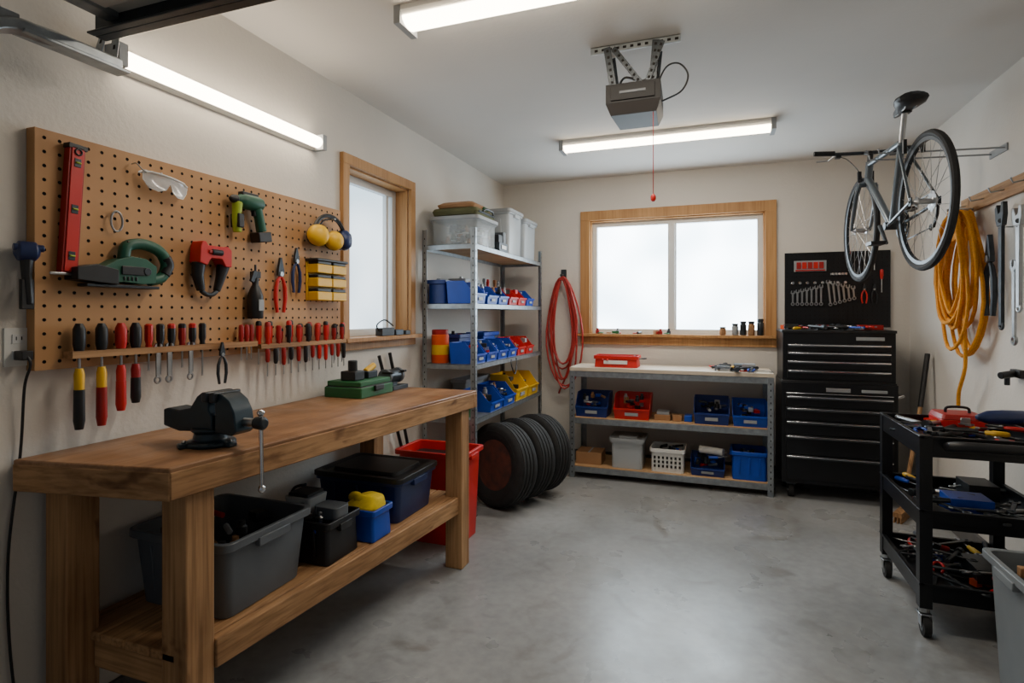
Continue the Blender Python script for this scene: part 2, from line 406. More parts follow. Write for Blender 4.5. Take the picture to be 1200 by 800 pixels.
# ================= PEGBOARDS
def pegboard(name,M,w,h,pitch,hr,m,th,edge=None):
    b=B(name); b.M=M
    nx=round(w/pitch); ny=round(h/pitch); px=w/nx; py=h/ny
    for i in range(nx):
        for j in range(ny):
            cx=(i+.5)*px; cy=(j+.5)*py
            o=[(px/2,0),(px/2,py/2),(0,py/2),(-px/2,py/2),(-px/2,0),(-px/2,-py/2),(0,-py/2),(px/2,-py/2)]
            inn=[(hr*math.cos(k*pi/4),hr*math.sin(k*pi/4)) for k in range(8)]
            V=[(cx+x,cy+y,th) for x,y in o]+[(cx+x,cy+y,th) for x,y in inn]+[(cx+x,cy+y,th-.004) for x,y in inn]
            F=[(k,(k+1)%8,8+(k+1)%8,8+k) for k in range(8)]
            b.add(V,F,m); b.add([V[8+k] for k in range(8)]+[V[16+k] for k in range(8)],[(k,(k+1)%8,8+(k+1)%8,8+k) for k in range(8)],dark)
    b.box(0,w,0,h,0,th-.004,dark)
    e=edge or m; q=.004
    b.box(-q,0,-q,h+q,0,th,e); b.box(w,w+q,-q,h+q,0,th,e); b.box(0,w,-q,0,0,th,e); b.box(0,w,h,h+q,0,th,e)
    return b
b=pegboard('pegboard',frame((XL+.002,1.112,1.23),(0,1,0),(0,0,1),(1,0,0)),1.475,.74,.0434,.0058,pegm,.04)
b.done()
b=pegboard('black_pegboard',FB(.555,1.30,.002),.755,.61,.035,.005,blackp,.02)
b.done()

# hanging tools on left pegboard
b=B('level'); b.M=FL(1.2,1.735,.005)@RZ(-.06)
b.box(-.024,.024,-.21,.21,0,.026,dred); b.box(-.018,.018,-.2,.2,.026,.03,red)
for yy in (-.15,0,.15): b.box(-.01,.01,yy-.014,yy+.014,.03,.032,dsteel); b.cyl((-.008,yy,.034),(.008,yy,.034),.003,lime,seg=8)
b.box(-.028,.028,.195,.21,0,.03,black); b.torus((0,.185,.032),(0,0,1),.01,.003,black,seg=12,rs=5); b.done(.002)

b=B('reciprocating_saw'); b.M=FL(1.37,1.55,.03)
b.prism([(-.17,-.035),(-.07,-.045),(-.03,-.04),(.04,-.045),(.085,-.04),(.09,.02),(.05,.045),(.0,.05),(-.05,.035),(-.1,.005),(-.17,-.005)],-.028,.032,green)
b.prism([(-.18,-.04),(-.05,-.05),(-.05,-.0),(-.12,.014),(-.18,.0)],-.03,.036,black)
b.curve([(-.01,.04,0),(.0,.085,0),(.05,.1,0),(.11,.088,0),(.145,.06,0)],.02,green,seg=10,n=4)
b.curve([(.135,.07,0),(.15,.03,0),(.13,-.015,0),(.08,-.03,0)],.02,green,seg=10,n=4); b.curve([(.143,.06,.006),(.155,.03,.006),(.138,-.005,.006)],.019,black,seg=10,n=4)
b.bx((-.02,-.055,0),(.25,.01,.05),dsteel); b.bx((.0,.0,.036),(.08,.03,.004),black); b.bx((.02,.097,0),(.05,.014,.03),black)
for k in range(4): b.bx((-.03+k*.014,-.028,.034),(.006,.014,.004),black)
b.cyl((.05,.0,.03),(.05,0,.04),.014,dsteel); b.box(-.24,-.17,-.027,-.018,0,.004,steel); b.done(.008,3)

b=B('safety_glasses'); b.M=FL(1.52,1.885,.022)@RZ(-.12)
half=[(0,-.004),(.014,-.03),(.04,-.042),(.07,-.036),(.088,-.01),(.09,.016),(.06,.024),(0,.02)]
poly=half+[(-x,y) for x,y in reversed(half[1:-1])]
def bend(x,y,o): return (x,y,.028+o-x*x*3.2)
n_=len(poly)
V=[bend(x,y,0) for x,y in poly]+[bend(x,y,.003) for x,y in poly]+[bend(0,0,0),bend(0,0,.003)]
F=[(i,(i+1)%n_,n_+(i+1)%n_,n_+i) for i in range(n_)]+[(i,(i+1)%n_,2*n_) for i in range(n_)]+[(n_+i,n_+(i+1)%n_,2*n_+1) for i in range(n_)]
b.add(V,F,lens)
b.tube([bend(x,y,.002) for x,y in poly],.0016,white,closed=True,seg=5)
b.tube([bend(x,.022-(.0 if abs(x)<.07 else .004),.003) for x in [-.088+i*.011 for i in range(17)]],.0035,white,seg=6)
for sx in (-1,1): b.curve([(sx*.089,.014,.002),(sx*.098,.012,-.006),(sx*.07,.03,-.012),(sx*.02,.034,-.014)],.003,lens,seg=6,n=4)
b.cyl((-.03,.03,-.02),(-.03,.03,.02),.003,steel)
b.curve([(-.12,.035,-.014),(-.12,.035,.01),(-.1,.02,.014),(-.08,.018,.01)],.0025,steel,seg=6,n=4); b.done()
b=B('carabiner'); b.M=FL(1.345,1.72,.012)
b.tube([(.02*math.cos(a),.035*math.sin(a),.006) for a in [k*pi/8 for k in range(16)]],.0035,steel,closed=True,seg=6); b.cyl((0,.032,-.012),(0,.032,.012),.003,steel); b.done()

b=B('cordless_drill'); b.M=FL(1.905,1.83,.037)
b.rev((-.08,.06,0),(1,0,0),[(0,.012),(.02,.016),(.035,.028),(.05,.033),(.12,.034),(.15,.028)],green,seg=14)
b.rev((-.1,.06,0),(1,0,0),[(0,.008),(.015,.018),(.035,.02)],black,seg=12)
b.tube([(.04,.05,0),(.06,0,0),(.075,-.06,0)],[.026,.021,.023],green,seg=10)
b.bx((.072,-.085,0),(.075,.045,.055),black,RZ(.15)); b.tube([(-.06,.05,0),(-.066,-.02,0),(-.06,-.08,0)],[.022,.018,.018],lime,seg=10)
b.bx((-.06,-.03,0),(.03,.06,.05),black); b.bx((0,.09,0),(.09,.02,.03),black); b.bx((.03,.02,0),(.015,.035,.02),black); b.done(.004)

b=B('bench_clamp'); b.M=FL(1.715,1.595,.03)
b.prism([(-.075,.01),(-.07,.075),(-.06,.095),(-.045,.095),(-.035,.08),(.04,.08),(.06,.085),(.08,.07),(.08,.0),(.05,.0),(.03,.03),(-.02,.03),(-.04,.0)],-.028,.03,red)
b.tube([(-.055,.01,0),(-.06,-.04,0),(-.045,-.1,0)],[.026,.022,.016],black,seg=10); b.tube([(.062,.005,0),(.05,-.04,0),(.03,-.1,0)],[.026,.02,.014],black,seg=10)
b.cyl((-.02,.055,.03),(.03,.055,.03),.012,dsteel); b.bx((.0,.055,.033),(.07,.014,.006),dred); b.curve([(-.045,-.1,0),(-.02,-.115,0),(.01,-.115,0),(.03,-.1,0)],.01,dsteel,n=3); b.done(.006,2)

b=B('spray_can'); b.M=FL(1.945,1.49,.036)
b.rev((0,-.11,0),(0,1,0),[(0,.03),(.005,.033),(.1,.033),(.13,.024),(.15,.014),(.18,.014)],black,seg=16)
b.bx((0,.085,0),(.035,.03,.03),black); b.bx((0,-.05,.034),(.03,.05,.003),lgrey); b.cyl((-.0,.1,0),(0,.13,0),.005,dsteel); b.bx((-.022,.075,.01),(.02,.05,.012),dsteel,RZ(-.4)); b.done(.002)
b=B('pliers'); pliers(b,FL(2.115,1.59,.02),.26,red); b.done()
b=B('pliers'); pliers(b,FL(2.222,1.66,.02),.22,navy); b.done()

# ear muffs: two cups, cushions, headband hung over a peg
b=B('ear_muffs'); b.M=FL(2.42,1.82,.06)
def cup(c,ax,m,s=1):
    b.rev(c,ax,[(-.03*s,.03*s),(-.028*s,.05*s),(-.01*s,.054*s),(-.008*s,.046*s)],black,seg=20)
    b.rev(c,ax,[(-.008*s,.05*s),(.006*s,.056*s),(.024*s,.052*s),(.04*s,.036*s),(.046*s,.015*s)],m,seg=20)
cup((-.09,-.02,0),(-.55,.05,.8),yellow); cup((.02,-.035,.012),(-.35,-.1,.9),yellow,.92); cup((.115,-.02,0),(.45,0,.9),navy)
b.torus((.115+.02,-.02,.03),(.45,0,.9),.03,.007,black,seg=18,rs=6)
b.tube([(.01+.125*math.cos(a),-.02+.115*math.sin(a),-.004) for a in [k*pi/14 for k in range(15)]],.011,black,seg=8)
b.tube([(.01+.108*math.cos(a),-.02+.098*math.sin(a),.006) for a in [k*pi/14 for k in range(15)]],.004,dsteel,seg=6)
b.cyl((.01,.076,-.055),(.01,.076,.03),.004,steel); b.done()

b=B('parts_organizer'); b.M=FL(2.43,1.57,.001)
b.box(-.12,.12,-.1,.1,0,.01,yellow)
for j,zz in enumerate((-.1,-.03,.04)):
    for i in range(2):
        x=-.118+i*.12
        b.box(x,x+.114,zz,zz+.045,.01,.075,yellow); b.box(x+.004,x+.11,zz+.044,zz+.062,.012,.072,black)
b.box(-.125,.125,.1,.114,0,.08,black); b.done(.004)

b=B('caulking_gun'); b.M=frame((XL+.045,1.085,1.52),(0,1,0),(0,0,1),(1,0,0))
b.rev((0,.07,0),(1,0,.3),[(-.03,.012),(-.02,.03),(.02,.03),(.03,.015)],navy,seg=14); b.tube([(0,.06,0),(.0,.0,0),(.006,-.09,0)],[.018,.014,.012],black,seg=8)
b.cyl((-.035,.08,0),(.035,.08,.02),.011,navy); b.bx((.0,-.06,0),(.034,.09,.014),black); b.cyl((0,.05,-.043),(0,.05,0),.004,steel); b.done(.002)

# rack of screwdrivers
b=B('screwdriver_rack')
b.M=FL(1.57,1.27,0); b.box(-.385,.375,-.011,.011,.0,.05,woodY)
for (y,hm,bm_,ln) in ((1.215,black,(yellow,black),.2),(1.285,black,(yellow,dred),.2),(1.35,red,(red,red),.16),(1.402,black,(dred,black),.14)):
    b.M=FL(y,1.27,.032)
    b.rev((0,.012,0),(0,1,0),[(0,.014),(.02,.018),(.07,.018),(.088,.01)],hm,seg=10)
    b.cyl((0,.02,0),(0,-.05,0),.004,steel,seg=6)
    b.rev((0,-.045,0),(0,-1,0),[(0,.011),(.02,.015),(ln*.35,.0145)],bm_[0],seg=10)
    b.rev((0,-.045-ln*.34,0),(0,-1,0),[(0,.0155),(ln*.3,.016),(ln*.5,.0165),(ln*.64,.012)],bm_[1],seg=10)
b.M=Matrix.Identity(4)
cols=[red,black,black,dred,black,black]
for i,y in enumerate([1.45,1.495,1.54,1.585,1.63,1.675]):
    screwdriver(b,FL(y,1.275,.032),.09,.075+.02*(i%3),cols[i],.0135,tipm=black if i%2 else red)
for y in (1.475,1.52,1.61): wrench(b,FL(y,1.215,.045),.13)
for y in (1.87,1.9,1.925): screwdriver(b,FL(y,1.275,.032),.08,.07,dred,.011)
pliers(b,FL(1.745,1.235,.06),.17,dsteel); b.M=Matrix.Identity(4)
b.done()
b=B('screwdriver_rack')
b.M=FL(2.265,1.255,0); b.box(-.3,.315,-.01,.01,.0,.05,woodY); b.M=Matrix.Identity(4)
for i in range(19):
    y=1.975+i*.0335; hm=R.choice([red,red,red,dred,black])
    screwdriver(b,FL(y,1.262,.025+(.02 if i%2 else 0)),R.uniform(.07,.11),R.uniform(.06,.12),hm,.0125,tipm=R.choice([black,red,dred]))
for i in range(12): 
    b.rev((-1.958+.062,1.99+i*.05,1.243),(0,0,-1),[(0,.008),(.01,.0105),(.05+.01*(i%3),.0095),(.06+.01*(i%3),.006)],R.choice([red,dred,black]),seg=8)
    b.cyl((-1.958+.062,1.99+i*.05,1.2),(-1.958+.062,1.99+i*.05,1.12),.003,steel,seg=6)
b.done()

# outlet and cord
b=B('wall_outlet'); b.M=frame((XL,1.085,1.30),(0,1,0),(0,0,1),(1,0,0))
b.prism([(-.036,-.058),(.036,-.058),(.036,.058),(-.036,.058)],0,.006,white)
for yy in (-.025,.025):
    b.box(-.017,.017,yy-.014,yy+.014,.006,.009,vinyl)
    for xx in (-.007,.007): b.box(xx-.0015,xx+.0015,yy-.004,yy+.007,.009,.0095,dark)
b.done(.002)
b=B('power_cord'); b.M=frame((XL+.001,1.085,1.275),(0,1,0),(0,0,1),(1,0,0))
b.bx((0,0,.03),(.03,.028,.04),black); b.curve([(0,0,.045),(.004,-.03,.055),(.002,-.1,.03),(-.0,-.3,.014),(-.03,-.6,.012),(-.025,-.9,.014),(.0,-1.2,.035),(.02,-1.268,.06)],.0045,black,seg=6); b.done(.002)

# ================= WORKBENCH
BZ=.965
def fx(y): return -1.43+(y-1.17)*(.15/1.75)
b=B('workbench')
FNx,FNy=-1.445,1.15; FFx,FFy=-1.28,2.93; BX=-1.975
top=[(BX,1.06),(FNx,FNy),(FFx,FFy),(BX,2.93)]
b.prism(top,BZ-.03,BZ,benchm)
def plank(p0,p1,z0,z1,th,m):
    d=Vector((p1[0]-p0[0],p1[1]-p0[1])).normalized(); n=Vector((-d.y,d.x))*th
    b.prism([p0,p1,(p1[0]+n.x,p1[1]+n.y),(p0[0]+n.x,p0[1]+n.y)],z0,z1,m)
plank((FNx+.002,FNy),(FFx+.002,FFy),BZ-.095,BZ-.012,.04,woodY)
plank((BX,1.058),(FNx,FNy-.002),BZ-.095,BZ-.012,.04,woodX)
plank((FFx,FFy+.002),(BX,FFy+.002),BZ-.095,BZ-.012,.04,woodX)
plank((BX+.04,2.9),(BX+.04,1.12),BZ-.095,BZ-.031,-.03,woodY)
for (x,y) in ((FNx-.06,1.26),(FFx-.075,2.83),(BX+.06,1.19),(BX+.06,2.83)):
    b.box(x-.05,x+.05,y-.05,y+.05,0,BZ-.095,woodZ)
SZ=.395
for yy in (1.24,2.83): b.box(BX+.11,fx(yy)-.1,yy-.02,yy+.02,SZ-.12,SZ-.032,woodX)
plank((fx(1.31)-.03,1.31),(fx(2.78)-.03,2.78),SZ-.09,SZ,.035,woodY)
plank((BX+.04,2.78),(BX+.04,1.24),SZ-.09,SZ,-.03,woodY)
for k in range(4):
    a0=k/4; a1=(k+1)/4-.01
    def P(a,y): return (BX+.045+( fx(y)-.068-BX-.045)*a,y)
    b.prism([P(a0,1.21),P(a1,1.21),P(a1,2.87),P(a0,2.87)],SZ-.03,SZ-.002,woodY)
b.done(.005)

# vise
b=B('bench_vise'); b.M=T(-1.583,1.41,BZ)
b.rev((0,0,0),(0,0,1),[(0,.075),(.012,.078),(.018,.07),(.02,.055),(.045,.05),(.05,.06),(.06,.058)],teal,seg=24)
for a in (0,2.1,4.2):
    b.bx((.075*math.cos(a),.075*math.sin(a),.008),(.045,.035,.016),teal,RZ(a)); b.cyl((.08*math.cos(a),.08*math.sin(a),.016),(.08*math.cos(a),.08*math.sin(a),.024),.009,steel,seg=6)
b.M=b.M@RX(pi/2)
b.prism([(-.17,.06),(-.17,.115),(-.15,.12),(-.1,.115),(-.05,.125),(-.02,.165),(.0,.178),(.03,.178),(.03,.12),(.045,.1),(.045,.055),(-.1,.045)],-.038,.038,teal)
b.prism([(.06,.05),(.06,.178),(.085,.178),(.12,.155),(.14,.12),(.15,.06),(.13,.045)],-.04,.04,teal)
b.box(.018,.04,.15,.182,-.055,.055,dsteel); b.box(.052,.074,.15,.182,-.055,.055,dsteel)
b.box(-.14,.1,.055,.105,-.025,.025,dsteel)
b.cyl((.1,.085,0),(.215,.085,0),.014,steel); b.rev((.19,.085,0),(1,0,0),[(0,.02),(.03,.022),(.04,.016)],dsteel,seg=14)
b.cyl((.212,.115,0),(.216,-.12,0),.0065,chrome,seg=10)
b.ell((.212,.118,0),(.012,.012,.012),chrome); b.ell((.216,-.125,0),(.012,.014,.012),chrome)
b.done(.005,2)

# bench-top items
b=B('tool_case'); b.box(-1.93,-1.7,2.42,2.72,BZ,BZ+.055,dgreen); b.box(-1.92,-1.71,2.43,2.71,BZ+.058,BZ+.085,dgreen); b.box(-1.7,-1.685,2.53,2.61,BZ+.03,BZ+.06,black)
b.box(-1.925,-1.705,2.425,2.715,BZ+.05,BZ+.06,black)
b.bx((-1.81,2.5,BZ+.11),(.09,.09,.05),black); b.cyl((-1.81,2.5,BZ+.13),(-1.81,2.5,BZ+.19),.025,black); b.bx((-1.8,2.63,BZ+.105),(.06,.09,.04),dsteel); b.cyl((-1.8,2.6,BZ+.12),(-1.8,2.68,BZ+.15),.018,yellow); b.done(.005)
b=B('bench_grinder'); b.M=T(-1.78,2.83,BZ)
b.bx((0,0,.012),(.13,.16,.024),dsteel); b.bx((0,0,.04),(.05,.05,.05),dsteel); b.cyl((0,-.05,.075),(0,.05,.075),.04,dsteel,seg=18)
for sy in (-1,1): b.cyl((0,sy*.055,.075),(0,sy*.075,.075),.045,grey,seg=18); b.bx((.02,sy*.065,.1),(.07,.03,.012),black)
b.done(.003)

# lower shelf contents
tote('storage_tote',-1.7,1.575,SZ,.46,.42,.26,grey,stuff=16,taper=.84,rim=.016)
b=B('tool_caddy'); b.M=T(-1.59,1.94,SZ); tote_into(b,.3,.22,.17,black,taper=.95)
for xx in (-.1,0,.1): b.bx((xx,0,.08),(.004,.2,.13),black)
clutter_into(b,-.12,.12,-.08,.08,.1,14,.08)
b.loft([rr(.11,.1,.01,.15,-.05,0),rr(.13,.12,.01,.24,-.05,0)],clear2)
b.loft([rr(.12,.09,.02,.16,.08,0),rr(.12,.09,.02,.21,.08,0)],grey)
b.box(-.1,0,-.05,.05,.241,.255,dsteel); b.curve([(-.15,0,.15),(-.12,0,.25),(-.05,0,.28)],.007,black,seg=6); b.done(.002,1)
b=B('small_bin'); b.M=T(-1.5,2.165,SZ); tote_into(b,.2,.16,.14,blue,taper=.93,handles=False)
b.loft([rr(.15,.11,.03,.10),rr(.17,.13,.04,.14),rr(.12,.11,.04,.175,.015,.01),rr(.05,.07,.02,.19,.02,.0)],cloth)
for i in range(4): b.ell((R.uniform(-.05,.05),R.uniform(-.03,.03),.14+R.uniform(0,.03)),(.04,.022,.028),cloth,seg=9,n=5)
b.done(.006,2)
tote('lidded_storage_tote',-1.65,2.49,SZ,.5,.38,.21,navy,lid=black)

# red bin on the floor behind the bench
b=B('red_storage_bin'); b.M=T(-1.64,3.17,0); tote_into(b,.48,.32,.56,red,taper=.82,rim=.02)
b.M=b.M@T(.0,0,.56); b.loft([rr(.4,.24,.03,-.08),rr(.4,.24,.03,-.05)],black); b.done(.003)
b=B('broom_handle'); b.tube([(-1.97,2.99,1.14),(-1.94,3.42,.02)],.011,black); b.cyl((-1.94,3.42,.0),(-1.942,3.41,.05),.015,rubber); b.done()
b=B('broom_handle'); b.tube([(-1.975,3.12,1.15),(-1.94,3.46,.02)],.011,black); b.cyl((-1.94,3.46,0),(-1.942,3.45,.05),.015,rubber); b.done()
b=B('cable_adapter'); b.M=T(XL+.035,3.1,1.264); b.bx((0,-.05,.025),(.05,.14,.05),black); b.bx((0,.09,.018),(.045,.09,.036),dsteel); b.bx((0,.2,.014),(.04,.06,.028),black)
b.curve([(0,-.12,.03),(.02,-.17,.07),(.03,-.1,.1),(.03,0,.06)],.005,black,seg=6); b.done(.004)

# ================= TALL SHELVING UNIT
SX0,SX1,SY0,SY1=-1.965,-1.555,3.53,5.1
lv=[.67,1.05,1.475,1.89]
b=B('shelving_unit')
for x,sx in ((SX0,1),(SX1,-1)):
    for y,sy in ((SY0,1),(SY1,-1)):
        b.box(min(x,x+sx*.035),max(x,x+sx*.035),min(y,y+sy*.003),max(y,y+sy*.003),0,2.0,galv)
        b.box(min(x,x+sx*.003),max(x,x+sx*.003),min(y,y+sy*.035),max(y,y+sy*.035),0,2.0,galv)
        b.box(min(x,x+sx*.04),max(x,x+sx*.04),min(y,y+sy*.04),max(y,y+sy*.04),0,.006,black)
        for k in range(39):
            z=.03+k*.05
            b.box(min(x+sx*.014,x+sx*.02),max(x+sx*.014,x+sx*.02),y-.001 if sy>0 else y-.002,y+.002 if sy>0 else y+.001,z,z+.012,dark)
            b.box(x-.001 if sx>0 else x-.002,x+.002 if sx>0 else x+.001,min(y+sy*.014,y+sy*.02),max(y+sy*.014,y+sy*.02),z,z+.012,dark)
for z in lv:
    b.box(SX0+.003,SX1-.003,SY0+.003,SY1-.003,z-.003,z,galv)
    b.box(SX1-.006,SX1-.003,SY0+.003,SY1-.003,z-.035,z,galv); b.box(SX0+.003,SX0+.006,SY0+.003,SY1-.003,z-.035,z,galv)
    b.box(SX0+.003,SX1-.003,SY0+.003,SY0+.006,z-.035,z,galv); b.box(SX0+.003,SX1-.003,SY1-.006,SY1-.003,z-.035,z,galv)
    b.box(SX0+.02,SX1-.02,SY0+.02,SY1-.02,z-.012,z-.003,plankm)
b.done()
z=lv[3]
b=B('clear_storage_box'); b.M=T(-1.76,3.8,z); tote_into(b,.38,.4,.2,clear,taper=.93,lid=lgrey,handles=False); clutter_into(b,-.13,.13,-.14,.14,.01,40,.12,[card,lgrey,white,dsteel,olive,dsteel]); b.done()
b=B('tool_bag'); b.M=T(-1.76,3.8,z+.221); b.loft([rr(.34,.36,.03,0),rr(.36,.38,.03,.03),rr(.34,.36,.03,.05),rr(.3,.3,.03,.055)],olive); b.loft([rr(.28,.32,.03,.056),rr(.3,.34,.03,.08),rr(.24,.28,.03,.1)],card)
b.tube([(.19,-.1,.03),(.2,-.06,.05),(.2,.06,.05),(.19,.1,.03)],.008,black,seg=6); b.bx((.17,0,.025),(.03,.3,.014),dsteel); b.bx((.15,.05,.07),(.02,.1,.02),dgreen); b.done(.003)
for yy,h in ((4.42,.36),(4.82,.34)):
    b=B('clear_storage_box'); b.M=T(-1.75,yy,z); tote_into(b,.37,.34,h,clear2,taper=.9,lid=lgrey,handles=True); clutter_into(b,-.12,.12,-.11,.11,.01,34,.2,[white,lgrey,card,grey]); b.done()
b=B('battery_charger'); b.M=T(-1.63,4.12,z); b.box(-.06,.06,-.09,.09,0,.07,dsteel); b.box(-.05,.05,-.08,.0,.07,.13,black); b.box(-.05,.05,.02,.08,.07,.16,grey); b.box(.061,.066,-.05,.05,.02,.05,white); b.done(.005)
A=pi/2
z=lv[2]
hopper('parts_bin',-1.68,3.66,z,.2,.22,.16,blue,A); hopper('parts_bin',-1.68,3.9,z,.2,.22,.14,blue,A)
hopper('parts_bin',-1.68,4.13,z,.2,.22,.14,blue,A); hopper('parts_bin',-1.68,4.36,z,.19,.22,.14,red,A)
hopper('parts_bin',-1.68,4.58,z,.19,.22,.14,red,A); hopper('parts_bin',-1.68,4.8,z,.19,.22,.14,blue,A)
tote('small_bin',-1.875,3.68,z,.15,.24,.17,dblue,handles=False,stuff=8); tote('small_bin',-1.875,4.05,z,.15,.3,.2,lgrey,handles=False,stuff=8)
b=B('cleaning_bottles'); 
for i in range(5):
    b.rev((-1.88+.02*(i%2),4.3+i*.12,z),(0,0,1),[(0,.035),(.14,.035),(.17,.014),(.2,.014),(.205,.018),(.23,.016)],R.choice([white,lgrey,red,card]),seg=12)
b.done()
z=lv[1]
b=B('canister'); b.rev((-1.87,3.62,z),(0,0,1),[(0,.06),(.005,.063),(.2,.063),(.205,.058)],orange,seg=20); b.rev((-1.87,3.62,z+.205),(0,0,1),[(0,.06),(.03,.06),(.034,.055)],dred,seg=20); b.rev((-1.87,3.62,z+.06),(0,0,1),[(0,.064),(.07,.064)],yellow,seg=20); b.done()
for i,m in enumerate((blue,blue,blue,blue,red,red)): hopper('parts_bin',-1.67,3.665+i*.225,z,.2,.2,.15,m,A)
tote('small_bin',-1.865,3.91,z,.17,.3,.2,dblue,handles=False,stuff=8); tote('small_bin',-1.865,4.4,z,.17,.35,.2,blue,handles=False,stuff=8)
z=lv[0]
b=B('paint_cans')
for (x,y,r,h,m) in ((-1.85,3.64,.07,.13,lgrey),(-1.68,3.63,.05,.12,dgreen),(-1.72,3.76,.045,.16,card)):
    b.rev((x,y,z),(0,0,1),[(0,r),(.004,r*1.03),(h-.01,r),(h,r*1.04),(h+.003,r*.95),(h-.003,r*.9)],m,seg=20)
    b.rev((x,y,z+h*.2),(0,0,1),[(0,r*1.01),(h*.5,r*1.01)],white,seg=20)
b.done()
hopper('parts_bin',-1.68,3.96,z,.26,.24,.16,blue,A,12); hopper('parts_bin',-1.68,4.24,z,.26,.24,.17,blue,A,12)
hopper('parts_bin',-1.68,4.55,z,.3,.24,.22,yellow,A,12); hopper('parts_bin',-1.68,4.87,z,.28,.24,.2,yellow,A,8)
tote('small_bin',-1.885,4.2,z,.14,.5,.22,lgrey,handles=False,stuff=8)
b=B('extension_cord'); b.M=T(-1.535,4.2,1.04)
b.curve([(0,0,0),(.01,-.02,-.05),(.02,.03,-.12),(.01,.1,-.05),(0,.12,0)],.005,black,seg=6); b.done()

# tires (leaning slightly back against each other)
def tire(c,n,r=.30,w=.185):
    b=B('tire'); h=w/2; n=Vector(n).normalized()
    c=(c[0],c[1],r*math.sqrt(1-n.z*n.z)*.985+h*abs(n.z))
    prof=[(-h*.8,r*.6),(-h,r*.7),(-h,r*.88),(-h*.85,r*.96),(-h*.7,r*.985)]
    for k in range(4):
        a=-h*.6+k*h*.36; prof+=[(a,r),(a+h*.25,r),(a+h*.27,r*.975),(a+h*.33,r*.975)]
    prof+=[(h*.72,r*.985),(h*.85,r*.96),(h,r*.88),(h,r*.7),(h*.8,r*.6),(h*.5,r*.57),(-h*.5,r*.57)]
    b.rev(c,n,prof,rubber,seg=48,closed=True)
    b.torus(Vector(c)+n*h,n,r*.8,.003,rubber,seg=40,rs=5)
    b.rev(c,n,[(h*.78,r*.62),(h*.8,r*.56),(h*.45,r*.5),(h*.4,r*.3),(h*.55,r*.2),(h*.6,r*.1),(h*.6,.001)],rust,seg=28)
    b.rev(c,n,[(-h*.78,r*.62),(-h*.8,r*.56),(-h*.2,r*.5),(-h*.1,r*.2),(-h*.1,.001)],rust,seg=28)
    cc=Vector(c); u=n.orthogonal().normalized(); w_=n.cross(u)
    for k in range(5):
        p=cc+(u*math.cos(k*2*pi/5)+w_*math.sin(k*2*pi/5))*r*.3
        b.cyl(p+n*h*.38,p+n*h*.62,.011,dsteel,seg=6)
    b.done()
N_=(-.42,-.9,.1)
tire((-1.475,3.82),N_); tire((-1.405,4.035),N_); tire((-1.335,4.25),N_)

def coil(name,M,rx,rz,loops,r,m,jit,seed,tail=None,thick=.05,phase=pi/2,rxj=.35):
    rg=random.Random(seed); b=B(name); b.M=M; pts=[]
    for l in range(loops):
        ax=rx*rg.uniform(1-rxj,1.05); az=rz*rg.uniform(1-jit,1); oz=rg.uniform(0,thick); ox=rg.uniform(-.025,.025); sk=rg.uniform(-.15,.15)
        for k in range(24):
            a=phase-2*pi*k/24; s=math.sin(a)
            wd=1-.45*max(0,s)
            pts.append((ox+ax*math.cos(a)*wd+sk*rx*(s-1)*.5, rz-az+az*s, .045+oz+.01*math.sin(a*3+l)))
    for it in range(2): pts=[pts[0]]+[tuple((pts[i-1][j]+2*pts[i][j]+pts[i+1][j])/4 for j in range(3)) for i in range(1,len(pts)-1)]+[pts[-1]]
    b.tube(pts,r,m,seg=7)
    if tail: b.curve([pts[-1]]+tail,r,m,seg=7)
    return b
b=coil('garden_hose',FB(-1.375,1.21,.0),.19,.56,7,.0088,hosem,.26,4,tail=[(.05,.4,.08),(.1,.1,.06),(.06,-.3,.05),(-.04,-.57,.05)],rxj=.55)
b.cyl((0,.56,0.001),(0,.56,.11),.012,dsteel); b.bx((0,.58,.011),(.05,.08,.02),dsteel); b.bx((0,.52,.07),(.05,.014,.07),hosem); b.done()

# ================= BACK BENCH
b=B('workbench_shelving'); bx0,bx1,by0,by1=-1.18,.42,4.69,5.17
b.box(bx0,bx1,by0,by1,.915,.945,worktop); 
for x,sx in ((bx0,1),(bx1,-1)):
    for y,sy in ((by0,1),(by1,-1)):
        b.box(min(x,x+sx*.045),max(x,x+sx*.045),min(y,y+sy*.004),max(y,y+sy*.004),0,.915,galv)
        b.box(min(x,x+sx*.004),max(x,x+sx*.004),min(y,y+sy*.045),max(y,y+sy*.045),0,.915,galv)
        if sy>0:
            for k in range(18): b.box(min(x+sx*.018,x+sx*.026),max(x+sx*.018,x+sx*.026),y-.001,y+.001,.04+k*.048,.054+k*.048,dark)
for z in (.915,.515,.1):
    b.box(bx0+.004,bx1-.004,by0+.004,by0+.012,z-.05,z-.001,galv); b.box(bx0+.004,bx1-.004,by1-.012,by1-.004,z-.05,z-.001,galv)
    b.box(bx0+.004,bx0+.012,by0+.004,by1-.004,z-.05,z-.001,galv); b.box(bx1-.012,bx1-.004,by0+.004,by1-.004,z-.05,z-.001,galv)
for z in (.52,.105): b.box(bx0+.012,bx1-.012,by0+.005,by1-.012,z-.018,z,plankm)
b.done(.002,1)
z=.52
hopper('parts_bin',-1.0,4.86,z,.28,.28,.2,dblue,0,12); hopper('parts_bin',-.66,4.86,z,.3,.28,.2,red,0,12)
hopper('parts_bin',-.03,4.86,z,.27,.28,.2,dblue,0,12); hopper('parts_bin',.255,4.86,z,.26,.28,.19,blue,0,12)
b=B('small_boxes'); b.M=T(-.38,4.85,z); b.box(-.1,.03,-.07,.07,0,.045,card); b.box(-.08,.02,-.06,.05,.046,.07,lgrey); b.box(.05,.12,-.08,.0,0,.05,card); b.box(.14,.2,-.07,.03,0,.05,blue); b.done(.003)
z=.105
